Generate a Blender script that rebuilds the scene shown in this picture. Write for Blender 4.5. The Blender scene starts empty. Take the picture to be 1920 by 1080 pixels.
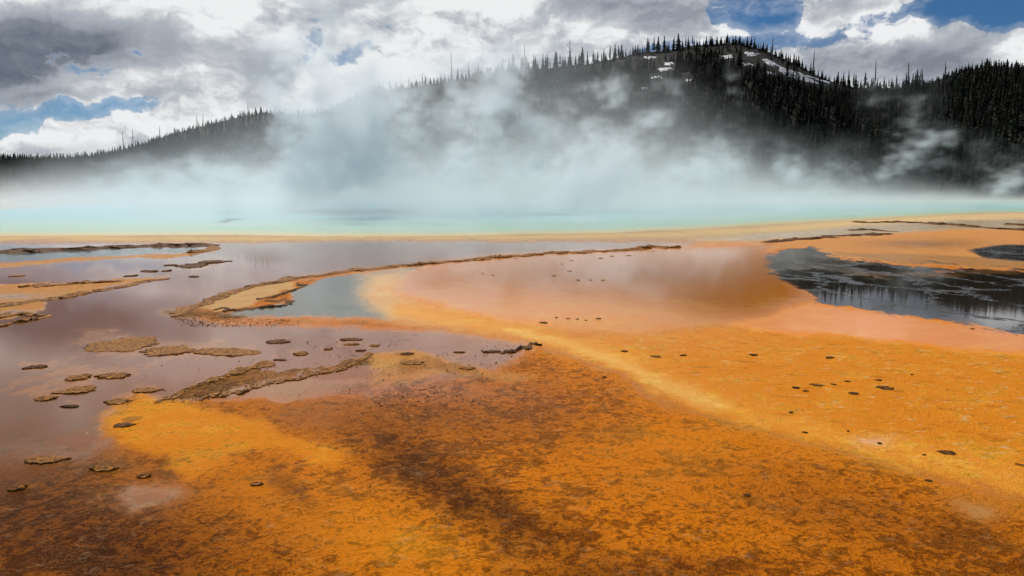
import bpy, math, random
import numpy as np
from math import radians as R

random.seed(7)
RNG = np.random.default_rng(11)
S = bpy.context.scene
C = S.collection

# ------------------------------------------------------------------ camera
F = 1400.0            # focal length in pixels of a 1920 wide frame
HOR = 348.0           # picture row of the horizon
CAM_H = 2.2
PITCH = math.atan((540 - HOR) / F)
cam_d = bpy.data.cameras.new('camera')
cam_d.sensor_width = 36
cam_d.lens = 36 * F / 1920
cam_d.clip_start = 0.05
cam_d.clip_end = 20000
cam = bpy.data.objects.new('camera', cam_d)
cam.location = (0, 0, CAM_H)
cam.rotation_euler = (math.pi / 2 - PITCH, 0, 0)
C.objects.link(cam)
S.camera = cam

# ------------------------------------------------------------------ render settings
S.render.engine = 'CYCLES'
S.cycles.use_denoising = True
try:
    S.cycles.denoiser = 'OPENIMAGEDENOISE'
except Exception:
    pass
S.cycles.adaptive_threshold = 0.03
S.cycles.max_bounces = 9
S.cycles.diffuse_bounces = 2
S.cycles.glossy_bounces = 2
S.cycles.transparent_max_bounces = 8
S.cycles.volume_bounces = 7
S.cycles.volume_step_rate = 1.0
S.cycles.volume_max_steps = 256
S.view_settings.view_transform = 'Standard'
S.view_settings.look = 'None'
S.view_settings.exposure = 0.08
S.view_settings.gamma = 1.0

SUN_EL, SUN_AZ = 50.0, -24.0        # degrees; azimuth measured from straight ahead, to the left negative
sd = bpy.data.lights.new('sun', 'SUN')
sd.energy = 4.7
sd.angle = R(0.5)
sd.color = (1.0, 0.95, 0.88)
sun = bpy.data.objects.new('sun', sd)
sun.rotation_euler = (R(90 - SUN_EL), 0, R(180 - SUN_AZ))
C.objects.link(sun)


# ------------------------------------------------------------------ node helpers
class E:
    """a socket with arithmetic"""
    nt = None

    def __init__(self, s): self.s = s

    @staticmethod
    def m(op, *a, clamp=False):
        n = E.nt.nodes.new('ShaderNodeMath'); n.operation = op; n.use_clamp = clamp
        for i, v in enumerate(a):
            if isinstance(v, E): E.nt.links.new(v.s, n.inputs[i])
            else: n.inputs[i].default_value = v
        return E(n.outputs[0])

    def __add__(s, o): return E.m('ADD', s, o)
    __radd__ = __add__
    def __sub__(s, o): return E.m('SUBTRACT', s, o)
    def __rsub__(s, o): return E.m('SUBTRACT', o, s)
    def __mul__(s, o): return E.m('MULTIPLY', s, o)
    __rmul__ = __mul__
    def __truediv__(s, o): return E.m('DIVIDE', s, o)
    def __rtruediv__(s, o): return E.m('DIVIDE', o, s)
    def __neg__(s): return E.m('MULTIPLY', s, -1.0)


def mn(a, b): return E.m('MINIMUM', a, b)
def mx(a, b): return E.m('MAXIMUM', a, b)
def clamp01(a): return E.m('ADD', a, 0.0, clamp=True)
def eabs(a): return E.m('ABSOLUTE', a)


def ss(x, a, b):
    n = E.nt.nodes.new('ShaderNodeMapRange'); n.interpolation_type = 'SMOOTHSTEP'
    E.nt.links.new(x.s, n.inputs[0])
    for i, v in ((1, a), (2, b)):
        if isinstance(v, E): E.nt.links.new(v.s, n.inputs[i])
        else: n.inputs[i].default_value = v
    n.inputs[3].default_value = 0; n.inputs[4].default_value = 1
    return E(n.outputs[0])


def noise(vec, scale, detail=4, rough=0.5, dist=0.0, lac=2.0):
    n = E.nt.nodes.new('ShaderNodeTexNoise')
    E.nt.links.new(vec.s, n.inputs['Vector'])
    n.inputs['Scale'].default_value = scale; n.inputs['Detail'].default_value = detail
    n.inputs['Roughness'].default_value = rough; n.inputs['Distortion'].default_value = dist
    n.inputs['Lacunarity'].default_value = lac
    return E(n.outputs[0])


def voro(vec, scale, feature='F1', rand=1.0):
    n = E.nt.nodes.new('ShaderNodeTexVoronoi'); n.feature = feature
    E.nt.links.new(vec.s, n.inputs['Vector']); n.inputs['Scale'].default_value = scale
    n.inputs['Randomness'].default_value = rand
    return E(n.outputs['Distance'])


def comb(x, y, z):
    n = E.nt.nodes.new('ShaderNodeCombineXYZ')
    for i, v in enumerate((x, y, z)):
        if isinstance(v, E): E.nt.links.new(v.s, n.inputs[i])
        else: n.inputs[i].default_value = v
    return E(n.outputs[0])


def sep(v):
    n = E.nt.nodes.new('ShaderNodeSeparateXYZ'); E.nt.links.new(v.s, n.inputs[0])
    return [E(o) for o in n.outputs]


def vmul(v, t):
    n = E.nt.nodes.new('ShaderNodeVectorMath'); n.operation = 'MULTIPLY'
    E.nt.links.new(v.s, n.inputs[0]); n.inputs[1].default_value = t
    return E(n.outputs[0])


def vadd(v, t):
    n = E.nt.nodes.new('ShaderNodeVectorMath'); n.operation = 'ADD'
    E.nt.links.new(v.s, n.inputs[0])
    if isinstance(t, E): E.nt.links.new(t.s, n.inputs[1])
    else: n.inputs[1].default_value = t
    return E(n.outputs[0])


def mix(fac, a, b):
    n = E.nt.nodes.new('ShaderNodeMix'); n.data_type = 'RGBA'; n.clamp_factor = True
    if isinstance(fac, E): E.nt.links.new(fac.s, n.inputs[0])
    else: n.inputs[0].default_value = fac
    for i, v in ((6, a), (7, b)):
        if isinstance(v, E): E.nt.links.new(v.s, n.inputs[i])
        else: n.inputs[i].default_value = (*v, 1)
    return E(n.outputs[2])


def cmul(a, k):
    n = E.nt.nodes.new('ShaderNodeMix'); n.data_type = 'RGBA'; n.blend_type = 'MULTIPLY'; n.inputs[0].default_value = 1
    E.nt.links.new(a.s, n.inputs[6])
    if isinstance(k, E): E.nt.links.new(k.s, n.inputs[7])
    else: n.inputs[7].default_value = (*k, 1)
    return E(n.outputs[2])


def attr(name, out='Fac'):
    n = E.nt.nodes.new('ShaderNodeAttribute'); n.attribute_name = name
    return E(n.outputs[out])


def texco(out):
    n = E.nt.nodes.new('ShaderNodeTexCoord')
    return E(n.outputs[out])


def new_mat(name):
    m = bpy.data.materials.new(name); m.use_nodes = True
    nt = m.node_tree; E.nt = nt
    b = nt.nodes['Principled BSDF']
    return m, b


def setin(b, name, v):
    if isinstance(v, E): E.nt.links.new(v.s, b.inputs[name])
    elif isinstance(v, tuple): b.inputs[name].default_value = (*v, 1)
    else: b.inputs[name].default_value = v


def bump(b, h, strength, dist):
    n = E.nt.nodes.new('ShaderNodeBump')
    if isinstance(strength, E): E.nt.links.new(strength.s, n.inputs['Strength'])
    else: n.inputs['Strength'].default_value = strength
    n.inputs['Distance'].default_value = dist
    E.nt.links.new(h.s, n.inputs['Height'])
    E.nt.links.new(n.outputs[0], b.inputs['Normal'])


# ------------------------------------------------------------------ world: sky with clouds
W = bpy.data.worlds.new('World'); S.world = W; W.use_nodes = True
nt = W.node_tree; E.nt = nt
for n in list(nt.nodes): nt.nodes.remove(n)
out = nt.nodes.new('ShaderNodeOutputWorld')
sky = nt.nodes.new('ShaderNodeTexSky'); sky.sky_type = 'NISHITA'; sky.sun_disc = False
sky.sun_elevation = R(SUN_EL); sky.sun_rotation = R(SUN_AZ)
sky.altitude = 2200; sky.air_density = 1.0; sky.dust_density = 0.0; sky.ozone_density = 5.0
bg1 = nt.nodes.new('ShaderNodeBackground'); bg1.inputs[1].default_value = 0.050
hs = nt.nodes.new('ShaderNodeHueSaturation'); hs.inputs['Saturation'].default_value = 1.22
nt.links.new(sky.outputs[0], hs.inputs['Color']); nt.links.new(hs.outputs[0], bg1.inputs[0])

d = texco('Generated')
dx, dy, dz = sep(d)
az = E.m('ARCTAN2', dx, dy) * 57.29578          # degrees, right positive
el = E.m('ARCSINE', dz) * 57.29578


def pxaz(u): return math.degrees(math.atan((u - 960) / F))
def pxel(u, v):
    a = (u - 960) / F; b = (540 - v) / F
    x, y, z = a, math.cos(PITCH) + b * math.sin(PITCH), -math.sin(PITCH) + b * math.cos(PITCH)
    return math.degrees(math.atan2(z, math.hypot(x, y)))


def blob(u, v, wu, wv):
    a0, e0 = pxaz(u), pxel(u, v)
    k = 57.3 / F
    qa = (az_w - a0) / (wu * k); qe = (el_w - e0) / (wv * k)
    return E.m('EXPONENT', -(qa * qa + qe * qe))


CLOUDS = [      # column, row, widths in px, weight: the heads and gaps of the low broken cloud
    (1560, 105, 150, 34, 0.75), (1735, 122, 66, 50, 1.15), (1540, 10, 90, 28, 0.62), (1330, 25, 40, 18, 0.3),
    (1230, 25, 120, 50, 0.75), (1870, 62, 90, 18, 0.45), (1335, 62, 60, 22, 0.5), (1915, 95, 50, 50, 0.45), (1390, 110, 90, 30, 0.25),
    (60, 236, 130, 16, -0.42), (60, 275, 200, 14, 0.4), (292, 118, 22, 6, -0.3), (230, 212, 90, 14, -0.4), (200, 240, 90, 12, 0.3),
    (1480, 55, 110, 16, -0.25), (1780, 20, 160, 26, -0.5), (1405, 20, 60, 16, -0.35), (1660, 70, 160, 16, -0.3), (1830, 85, 80, 16, -0.25)]
p0 = comb(az, el, 0.0)                          # degrees
wn = noise(p0, 0.07, 3, 0.55)
wn2 = noise(vadd(p0, (73, 19, 40.0)), 0.09, 3, 0.55)
wf1 = noise(vadd(p0, (11, 57, 3)), 0.30, 4, 0.6)
wf2 = noise(vadd(p0, (91, 7, 13)), 0.30, 4, 0.6)
az_w = az + (wn - 0.5) * 9.0 + (wf1 - 0.5) * 3.0
el_w = el + (wn2 - 0.5) * 3.6 + (wf2 - 0.5) * 1.8


def vfrac(vec, scale, detail, rough):
    n = E.nt.nodes.new('ShaderNodeTexVoronoi'); n.feature = 'F1'; n.normalize = True
    E.nt.links.new(vec.s, n.inputs['Vector']); n.inputs['Scale'].default_value = scale
    n.inputs['Detail'].default_value = detail; n.inputs['Roughness'].default_value = rough
    return E(n.outputs['Distance'])


def puff(off, fine=True):
    """billowing cloud texture: broad masses plus cauliflower heads"""
    x = az + (wf1 - 0.5) * 3.4 + (wn - 0.5) * 4.0
    y = (el + (wf2 - 0.5) * 1.7 + (wn2 - 0.5) * 1.5) * 1.75
    p = vadd(comb(x, y, 0.0), off)
    a = noise(p, 0.085, 8 if fine else 3, 0.60)
    v = vfrac(p, 0.17, 5 if fine else 1, 0.62)
    return (a - 0.5) * 2.3 + (0.42 - v) * 0.85


n0 = puff((0, 0, 0)); n1 = puff((-0.8, 2.0, 0)); n2 = puff((-1.8, 4.6, 0), False); n3 = puff((-0.35, 0.8, 0))
cov = ss(az_w, 15.0, 3.0) * 0.46 - 0.20
for (u, v, wu, wv, k) in CLOUDS:
    cov = cov + blob(u, v, wu, wv) * k
front = ss(eabs(az), 110.0, 60.0) * ss(el, 62.0, 35.0)
cov = cov * front + (front - 1.0) * 0.30
dens = n0 + cov
alpha = ss(dens, 0.0, 0.13)
alpha = mx(alpha, ss(dens, -0.25, 0.10) * 0.30)
d1 = mx(n1 + cov + 0.02, 0.0); d2 = mx(n2 + cov, 0.0); d0 = mx(dens, 0.0)
relief = clamp01((n0 - n1) * 1.5 + (n0 - n3) * 1.1 + 0.52)
light = E.m('EXPONENT', -(d1 * 0.5 + d2 * 0.5)) * (0.22 + relief * 1.0)
dark = blob(105, 105, 125, 46) * 1.9 + blob(530, 125, 55, 38) * 0.9 + blob(140, 185, 150, 12) * 0.6 + blob(1150, 5, 110, 16) * 0.6 + \
    blob(1540, 20, 120, 20) * 0.45 + blob(390, 90, 50, 20) * 0.3
bright = blob(830, 30, 360, 110) * 0.45 + blob(640, 130, 120, 60) * 0.3 + blob(380, 50, 230, 70) * 0.75 + blob(330, 185, 190, 45) * 0.6 + blob(20, 5, 160, 26) * 0.8
lum = clamp01((0.10 + light * 0.98 + bright * 0.40) * (1.0 - clamp01(dark * ss(d0, -0.02, 0.28)) * 0.80))
ccol = mix(lum, (0.06, 0.085, 0.135), (0.93, 0.94, 0.95))
mid = clamp01(1.0 - eabs(lum - 0.42) * 2.4)
ccol = mix(mid * 0.6, ccol, (0.40, 0.45, 0.53))
# cloud colour gets its own background, mixed over the clear sky
bg2 = nt.nodes.new('ShaderNodeBackground'); bg2.inputs[1].default_value = 0.87
nt.links.new(ccol.s, bg2.inputs[0])
mixs = nt.nodes.new('ShaderNodeMixShader')
nt.links.new(alpha.s, mixs.inputs[0]); nt.links.new(bg1.outputs[0], mixs.inputs[1]); nt.links.new(bg2.outputs[0], mixs.inputs[2])
nt.links.new(mixs.outputs[0], out.inputs[0])


# ------------------------------------------------------------------ scene helpers
def tag(o, label=None, cat=None, group=None, kind=None):
    if label: o['label'] = label
    if cat: o['category'] = cat
    if group: o['group'] = group
    if kind: o['kind'] = kind
    return o


def mesh_np(name, verts, faces, mat=None, smooth=False):
    """faces: (n,3) or (n,4) array"""
    me = bpy.data.meshes.new(name)
    verts = np.asarray(verts, np.float32); faces = np.asarray(faces, np.int32)
    k = faces.shape[1]
    me.vertices.add(len(verts)); me.vertices.foreach_set('co', verts.ravel())
    me.loops.add(faces.size); me.loops.foreach_set('vertex_index', faces.ravel())
    me.polygons.add(len(faces))
    me.polygons.foreach_set('loop_start', np.arange(0, faces.size, k, dtype=np.int32))
    me.polygons.foreach_set('loop_total', np.full(len(faces), k, np.int32))
    me.polygons.foreach_set('use_smooth', np.full(len(faces), smooth))
    if mat: me.materials.append(mat)
    me.update(calc_edges=True)
    return me


def link(name, me, parent=None, loc=(0, 0, 0)):
    o = bpy.data.objects.new(name, me); C.objects.link(o); o.location = loc
    if parent: o.parent = parent
    return o


def ground_pt(u, v):
    a = (u - 960) / F; b = (540 - v) / F
    x, y, z = a, math.cos(PITCH) + b * math.sin(PITCH), -math.sin(PITCH) + b * math.cos(PITCH)
    t = -CAM_H / z
    return x * t, y * t


def to_px(x, y, z=0.0):
    f = y * math.cos(PITCH) - (z - CAM_H) * math.sin(PITCH)
    up = y * math.sin(PITCH) + (z - CAM_H) * math.cos(PITCH)
    f = np.maximum(f, 0.05)
    return 960 + F * x / f, 540 - F * up / f


class Noise2:
    """tiling fractal noise on a lattice, sampled bilinearly"""
    def __init__(self, n=512, beta=1.6, seed=0, kmin=2):
        r = np.random.default_rng(seed)
        fx = np.fft.fftfreq(n)[:, None] * n; fy = np.fft.rfftfreq(n)[None, :] * n
        k = np.hypot(fx, fy); amp = np.where(k >= kmin, 1.0 / np.maximum(k, 1) ** beta, 0)
        z = (r.normal(size=k.shape) + 1j * r.normal(size=k.shape)) * amp
        a = np.fft.irfft2(z, s=(n, n)); self.a = (a / a.std()).astype(np.float32); self.n = n

    def __call__(self, x, y):
        n = self.n
        x = np.asarray(x, float) % n; y = np.asarray(y, float) % n
        i = np.floor(x).astype(int); j = np.floor(y).astype(int); fx = x - i; fy = y - j
        i %= n; j %= n; i1 = (i + 1) % n; j1 = (j + 1) % n; a = self.a
        return (a[i, j] * (1 - fx) + a[i1, j] * fx) * (1 - fy) + (a[i, j1] * (1 - fx) + a[i1, j1] * fx) * fy


NA, NB, NC = Noise2(seed=1), Noise2(seed=2), Noise2(beta=1.15, seed=3)


def sst(x, a, b):
    t = np.clip((x - a) / (b - a), 0, 1)
    return t * t * (3 - 2 * t)


# ------------------------------------------------------------------ ground sheet
AZ = np.concatenate([np.linspace(-180, -46, 24)[:-1], np.linspace(-46, 46, 860), np.linspace(46, 180, 24)[1:-1]])
AZr = np.radians(AZ)
RAD = np.concatenate([[0.4, 1.0, 2.0], np.geomspace(2.8, 60, 720), np.geomspace(61, 9000, 60)])
ga, gr = np.meshgrid(AZr, RAD, indexing='ij')
gx, gy = gr * np.sin(ga), gr * np.cos(ga)
na_, nr_ = gx.shape
U, V = to_px(gx, gy)
front_m = (gy > 0.5)
# edges are warped by noise of natural size before the zones are read
lv = np.clip((V - HOR) / 250, 0.05, 3)
Uw = U + (NA(gx * 9, gy * 4) * 10 + NC(gx * 40, gy * 18) * 5) * lv
Vw = V + (NB(gx * 9, gy * 4) * 4.0 + NC(gx * 40 + 99, gy * 18) * 2.2) * lv


def poly_mask(pts, soft=5.0, vs=2.5, warp=True):
    """1 inside the outline, fading over soft; rows count vs times columns"""
    u, v = (Uw, Vw) if warp else (U, V)
    sel = front_m & (u > min(p[0] for p in pts) - 200) & (u < max(p[0] for p in pts) + 200) & \
        (v > min(p[1] for p in pts) - 90) & (v < max(p[1] for p in pts) + 90)
    x = u[sel]; y = v[sel] * vs
    P = np.array(pts, float); P[:, 1] *= vs
    ins = np.zeros(x.shape, bool); d2 = np.full(x.shape, 1e12)
    for i in range(len(P)):
        x1, y1 = P[i]; x2, y2 = P[(i + 1) % len(P)]
        with np.errstate(divide='ignore', invalid='ignore'):
            c = ((y1 > y) != (y2 > y)) & (x < (x2 - x1) * (y - y1) / (y2 - y1 + 1e-9) + x1)
        ins ^= c
        L = (x2 - x1) ** 2 + (y2 - y1) ** 2 + 1e-9
        t = np.clip(((x - x1) * (x2 - x1) + (y - y1) * (y2 - y1)) / L, 0, 1)
        d2 = np.minimum(d2, (x - x1 - t * (x2 - x1)) ** 2 + (y - y1 - t * (y2 - y1)) ** 2)
    sd_ = np.sqrt(d2) * np.where(ins, 1, -1)
    out_ = np.zeros(U.shape); out_[sel] = sst(sd_, -soft, soft)
    return out_


def line_mask(pts, w0, w1, vs=2.5, warp=True):
    u, v = (Uw, Vw) if warp else (U, V)
    sel = front_m & (u > min(p[0] for p in pts) - 250) & (u < max(p[0] for p in pts) + 250) & \
        (v > min(p[1] for p in pts) - 100) & (v < max(p[1] for p in pts) + 100)
    x = u[sel]; y = v[sel] * vs; best = np.zeros(x.shape)
    P = np.array(pts, float); P[:, 1] *= vs; n = len(P) - 1
    for i in range(n):
        (x1, y1), (x2, y2) = P[i], P[i + 1]
        L = (x2 - x1) ** 2 + (y2 - y1) ** 2 + 1e-9
        t = np.clip(((x - x1) * (x2 - x1) + (y - y1) * (y2 - y1)) / L, 0, 1)
        w = w0 + (w1 - w0) * (i + t) / n
        d_ = np.sqrt((x - x1 - t * (x2 - x1)) ** 2 + (y - y1 - t * (y2 - y1)) ** 2) / w
        best = np.maximum(best, np.exp(-d_ * d_))
    out_ = np.zeros(U.shape); out_[sel] = best
    return out_


def gauss(u, v, wu, wv, rot=0.0):
    c, s = math.cos(R(rot)), math.sin(R(rot))
    du, dv = Uw - u, Vw - v
    a = (du * c + dv * s) / wu; b = (-du * s + dv * c) / wv
    return np.exp(-(a * a + b * b)) * front_m


COL = np.zeros(U.shape + (3,)); FILM = np.zeros(U.shape); SPK = np.zeros(U.shape); FLK = np.zeros(U.shape); CRK = np.zeros(U.shape)
MATT = np.ones(U.shape)


def lay(mask, col=None, film=None, spk=None, flk=None, crk=None, mat=None, k=1.0):
    global COL, FILM, SPK, FLK, CRK, MATT
    m = mask * k
    if col is not None: COL = COL * (1 - m[..., None]) + np.array(col) * m[..., None]
    if film is not None: FILM = FILM * (1 - m) + film * m
    if spk is not None: SPK = SPK * (1 - m) + spk * m
    if flk is not None: FLK = FLK * (1 - m) + flk * m
    if crk is not None: CRK = CRK * (1 - m) + crk * m
    if mat is not None: MATT = MATT * (1 - m) + mat * m


ORANGE = (0.74, 0.215, 0.005); YELLOW = (0.82, 0.32, 0.02); AMBER = (0.47, 0.14, 0.006)
RUST = (0.30, 0.085, 0.005); BROWN = (0.165, 0.050, 0.004); PEACH = (0.66, 0.30, 0.10); CREAM = (0.62, 0.44, 0.24)
MAUVE = (0.20, 0.062, 0.016); GREYW = (0.115, 0.100, 0.070); BLACKW = (0.016, 0.012, 0.008); SAND = (0.50, 0.36, 0.21)

one = np.ones(U.shape)
lay(one, ORANGE, 0.2, 0.80, 0.15, 0, 1)
lay(sst(V, 475, 440), SAND, 0.15, 0.1, 0.0, 0, 0.3)                        # far flats
lay(sst(gy, 100, 125), (0.10, 0.060, 0.025), 0, 0.2, 0, 0, 0.3)
lay(sst(gy, 128, 170), (0.035, 0.030, 0.016), 0, 0.2, 0, 0, 0.3)
# left lagoon of thin water over brown mat
lay(poly_mask([(-500, 462), (300, 452), (900, 452), (1300, 456), (1275, 463), (900, 486), (700, 505), (520, 530), (430, 560), (335, 592), (420, 612),
               (830, 612), (1010, 648), (930, 700), (700, 740), (500, 760), (380, 760), (250, 768), (190, 800), (0, 850), (-500, 900)], 26), MAUVE, 1.0, 0.10, 0, 0, 0.25)
lay(poly_mask([(-500, 780), (150, 770), (230, 800), (200, 850), (120, 900), (0, 930), (-500, 980)], 60), (0.17, 0.052, 0.010), 0.75, 0.5, 0, 0, 0.5, k=0.8)
lay(gauss(60, 620, 330, 70), (0.115, 0.040, 0.014), 1.0, k=0.7)
lay(gauss(30, 790, 230, 110), (0.13, 0.046, 0.012), 0.8, 0.35, mat=0.6, k=0.9)
lay(gauss(0, 960, 300, 120), (0.15, 0.046, 0.005), 0.45, 0.85, mat=1, k=0.9)
# peach strip at the spring's edge
lay(line_mask([(-300, 448), (300, 447), (700, 446), (1000, 445), (1200, 441), (1450, 430), (1700, 412), (2000, 402)], 12, 14), (0.66, 0.44, 0.20), 0.2, 0.1, 0, 0, 0.3, k=0.85)
# beige flats far right
lay(poly_mask([(1290, 452), (1420, 440), (1600, 424), (1800, 412), (2300, 398), (2300, 432), (1920, 436), (1700, 436), (1590, 441), (1440, 452)], 10), (0.46, 0.31, 0.17), 0.75, 0.1, 0, 0, 0.3)
lay(poly_mask([(1430, 453), (1600, 442), (1800, 428), (2300, 430), (2300, 520), (1920, 508), (1700, 495), (1560, 482), (1520, 464), (1440, 470)], 8), (0.60, 0.24, 0.055), 0.45, 0.2, 0, 0, 0.6)
lay(poly_mask([(1560, 475), (1760, 480), (1920, 492), (2300, 500), (2300, 512), (1920, 507), (1700, 494)], 7), (0.34, 0.14, 0.010), 0.7, 0.1, 0, 0, 0.5, k=0.8)
lay(gauss(1740, 458, 110, 10), (0.27, 0.105, 0.012), 0.7, k=0.85)  # brown reflection on the wet flats, painted into their colour
# orange basin inside the long rim
lay(poly_mask([(690, 512), (860, 490), (1060, 476), (1280, 464), (1440, 456), (1460, 500), (1510, 555), (1420, 590), (1200, 625), (1000, 610), (850, 580), (740, 550)], 40),
    (0.56, 0.175, 0.012), 0.95, 0.12, 0.05, 0, 0.5)
lay(gauss(1170, 515, 330, 34), (0.30, 0.088, 0.005), 1.0, 0.05, mat=0.4, k=0.9)  # basin darkened where it mirrors the hill; reflection painted into the mat
lay(gauss(1330, 565, 230, 62), (0.28, 0.085, 0.002), 1.0, 0.05, mat=0.5, k=0.9)  # dark hill reflection, painted in as deeper amber
# pink wet strip below the black pool, orange field on the right
lay(poly_mask([(1020, 640), (1400, 610), (1530, 568), (1760, 602), (2300, 640), (2300, 1000), (1920, 905), (1650, 840), (1400, 775), (1250, 715)], 16), (0.78, 0.25, 0.010), 0.36, 0.36, 0.8, 0, 1.0)
lay(poly_mask([(1380, 612), (1530, 566), (1760, 602), (2300, 640), (2300, 680), (1800, 650), (1560, 625)], 18), (0.66, 0.215, 0.022), 0.82, 0.12, 0.1, 0, 0.4)
lay(gauss(1130, 600, 240, 40), (0.66, 0.27, 0.07), 0.5, 0.2, k=0.7)
# black pools
blk = poly_mask([(1440, 480), (1520, 464), (1560, 482), (1700, 496), (1920, 511), (2400, 530), (2400, 650), (1920, 624), (1750, 601), (1530, 564), (1505, 545), (1450, 515)], 14)
def torn(m, amp=0.42):
    return sst(m + amp * (NC(gx * 55, gy * 26) * 0.5 + NA(gx * 60, gy * 24) * 0.35) * (m > 0.001) * (m < 0.999), 0.32, 0.68)


blk = torn(blk)
lay(blk, BLACKW, 1.0, 0.05, 0, 1.0, 0.1)
lay(torn(gauss(1760, 512, 160, 5)) * blk, (0.20, 0.085, 0.012), 0.9, 0.3, 0, 0.3, 0.4, k=0.6)
lay(torn(gauss(1560, 498, 60, 14)) * blk, (0.085, 0.055, 0.022), 0.8, 0.5, 0, 0.6, 0.4, k=0.7)
lay(poly_mask([(1820, 470), (1880, 458), (2300, 448), (2300, 500), (1920, 494), (1850, 486)], 8), (0.035, 0.033, 0.03), 1.0, 0.05, 0, 0.4, 0.1)
lay(torn(gauss(1500, 495, 60, 26)) * blk, (0.09, 0.06, 0.025), 0.7, 0.6, 0.2, 0.6, 0.6, k=0.7)
# grey pool inside the hook of the rim
lay(poly_mask([(400, 590), (470, 580), (545, 566), (552, 548), (600, 527), (700, 510), (790, 498), (720, 530), (700, 560), (800, 594), (640, 600), (450, 604)], 8), GREYW, 0.9, 0.25, 0.0, 0, 0.3)
lay(gauss(640, 578, 60, 10), (0.10, 0.095, 0.07), 0.9, 0.7, k=0.6)
# sandy shelf within the hook
lay(poly_mask([(370, 578), (430, 556), (500, 534), (550, 530), (560, 543), (500, 560), (470, 572), (400, 585)], 5), (0.60, 0.33, 0.13), 0.2, 0.25, 0.1, 0, 0.5)
# hooked rim's gravel, orange apron below
lay(line_mask([(420, 606), (560, 604), (700, 600), (830, 604), (950, 630)], 14, 10), (0.58, 0.20, 0.05), 0.5, 0.45, 0.1, 0, 0.7, k=0.9)
lay(line_mask([(335, 590), (380, 590), (440, 598)], 22, 14), (0.30, 0.135, 0.03), 0.2, 0.9, 0.2, 0, 1, k=0.9)
# cream wash into the runoff channel
lay(poly_mask([(680, 515), (760, 505), (740, 540), (790, 570), (900, 600), (1000, 625), (1010, 640), (900, 610), (760, 598), (690, 580)], 30), (0.66, 0.38, 0.16), 0.55, 0.05, 0, 0, 0.3, k=0.9)
lay(line_mask([(760, 580), (870, 596), (960, 618), (1060, 642), (1140, 672), (1230, 715), (1340, 760), (1480, 796), (1620, 832), (1780, 872), (1960, 925), (2300, 1000)], 34, 78),
    (0.86, 0.34, 0.035), 0.4, 0.10, 0.15, 0, 0.6, k=0.80)
lay(line_mask([(960, 618), (1060, 642), (1140, 672), (1230, 715), (1340, 755)], 14, 26), (0.88, 0.48, 0.11), 0.4, 0.03, 0.1, k=0.7)
lay(line_mask([(980, 640), (1080, 668), (1150, 704), (1210, 735), (1300, 775), (1420, 803), (1600, 848), (1760, 892), (1950, 945)], 9, 16), (0.33, 0.105, 0.020), 0.7, 0.25, 0, 0, 0.6, k=0.55)
# left spits
spit = poly_mask([(-400, 540), (40, 536), (120, 533), (210, 527), (322, 520), (250, 534), (180, 548), (90, 566), (85, 590), (30, 606), (-400, 640)], 6)
lay(spit, (0.57, 0.235, 0.055), 0.35, 0.45, 0.1, 0, 0.8)
lay(gauss(20, 562, 70, 7), (0.15, 0.14, 0.11), 0.8, 0.5, k=0.7)
lay(gauss(20, 596, 50, 5), (0.14, 0.10, 0.09), 0.9, 0.2, k=0.8)
lay(poly_mask([(-400, 473), (0, 472), (200, 465), (390, 460), (360, 472), (150, 484), (0, 494), (-400, 500)], 5), (0.10, 0.10, 0.085), 0.9, 0.6, 0, 0, 0.4)
lay(line_mask([(-300, 507), (0, 500), (150, 487), (330, 480), (400, 468)], 9, 8), (0.55, 0.23, 0.05), 0.3, 0.3, 0, 0, 0.7, k=0.95)
# banked gravel bar in the near lagoon
lay(torn(poly_mask([(300, 755), (330, 738), (420, 705), (500, 684), (522, 688), (500, 704), (560, 698), (620, 685), (700, 664), (705, 690), (640, 696), (560, 710), (480, 728), (390, 748)], 14)), (0.38, 0.15, 0.018), 0.25, 0.95, 0.35, 0, 1, k=0.85)
lay(poly_mask([(390, 748), (480, 730), (560, 716), (690, 716), (640, 740), (500, 762)], 10), (0.33, 0.185, 0.10), 0.9, 0.1, 0, 0, 0.3, k=0.75)
# near field: bright mats, rust and dark belts
lay(poly_mask([(700, 668), (780, 655), (900, 690), (1000, 705), (960, 720), (850, 700), (760, 722), (690, 728)], 12), (0.64, 0.26, 0.04), 0.35, 0.35, 0.3, 0, 0.9, k=0.85)
lay(gauss(780, 740, 270, 48), (0.34, 0.105, 0.030), 0.75, 0.85, mat=1, k=0.75)
lay(gauss(850, 800, 300, 45), (0.30, 0.085, 0.006), 0.4, 0.8, k=0.6)
lay(gauss(1280, 830, 190, 50), (0.80, 0.24, 0.006), 0.3, 0.4, k=0.7)
lay(poly_mask([(250, 745), (330, 760), (440, 800), (520, 830), (640, 850), (600, 880), (420, 850), (360, 890), (300, 905), (270, 850), (190, 830), (180, 790)], 22), (0.82, 0.27, 0.008), 0.3, 0.35, 0.1, 0, 1)
lay(gauss(480, 930, 190, 60, 20), (0.74, 0.22, 0.005), 0.3, 0.6, k=0.75)
lay(gauss(560, 790, 90, 30), (0.34, 0.105, 0.02), 0.5, 0.5, k=0.6)
lay(gauss(740, 860, 110, 45, 25), RUST, 0.3, 0.9, k=0.8)
lay(gauss(850, 930, 170, 50, 28), BROWN, 0.25, 1.0, k=0.70)
lay(gauss(1010, 990, 170, 45, 22), BROWN, 0.25, 1.0, k=0.52)
lay(gauss(520, 925, 60, 18, 35), BROWN, 0.4, 0.8, k=0.75)
lay(gauss(720, 1010, 170, 60, 10), (0.82, 0.26, 0.006), 0.3, 0.45, k=0.85)
lay(gauss(1350, 1060, 240, 34), (0.34, 0.085, 0.006), 0.3, 0.85, k=0.6)
lay(gauss(1560, 940, 260, 60, 12), (0.42, 0.115, 0.006), 0.3, 0.75, k=0.65)
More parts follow.
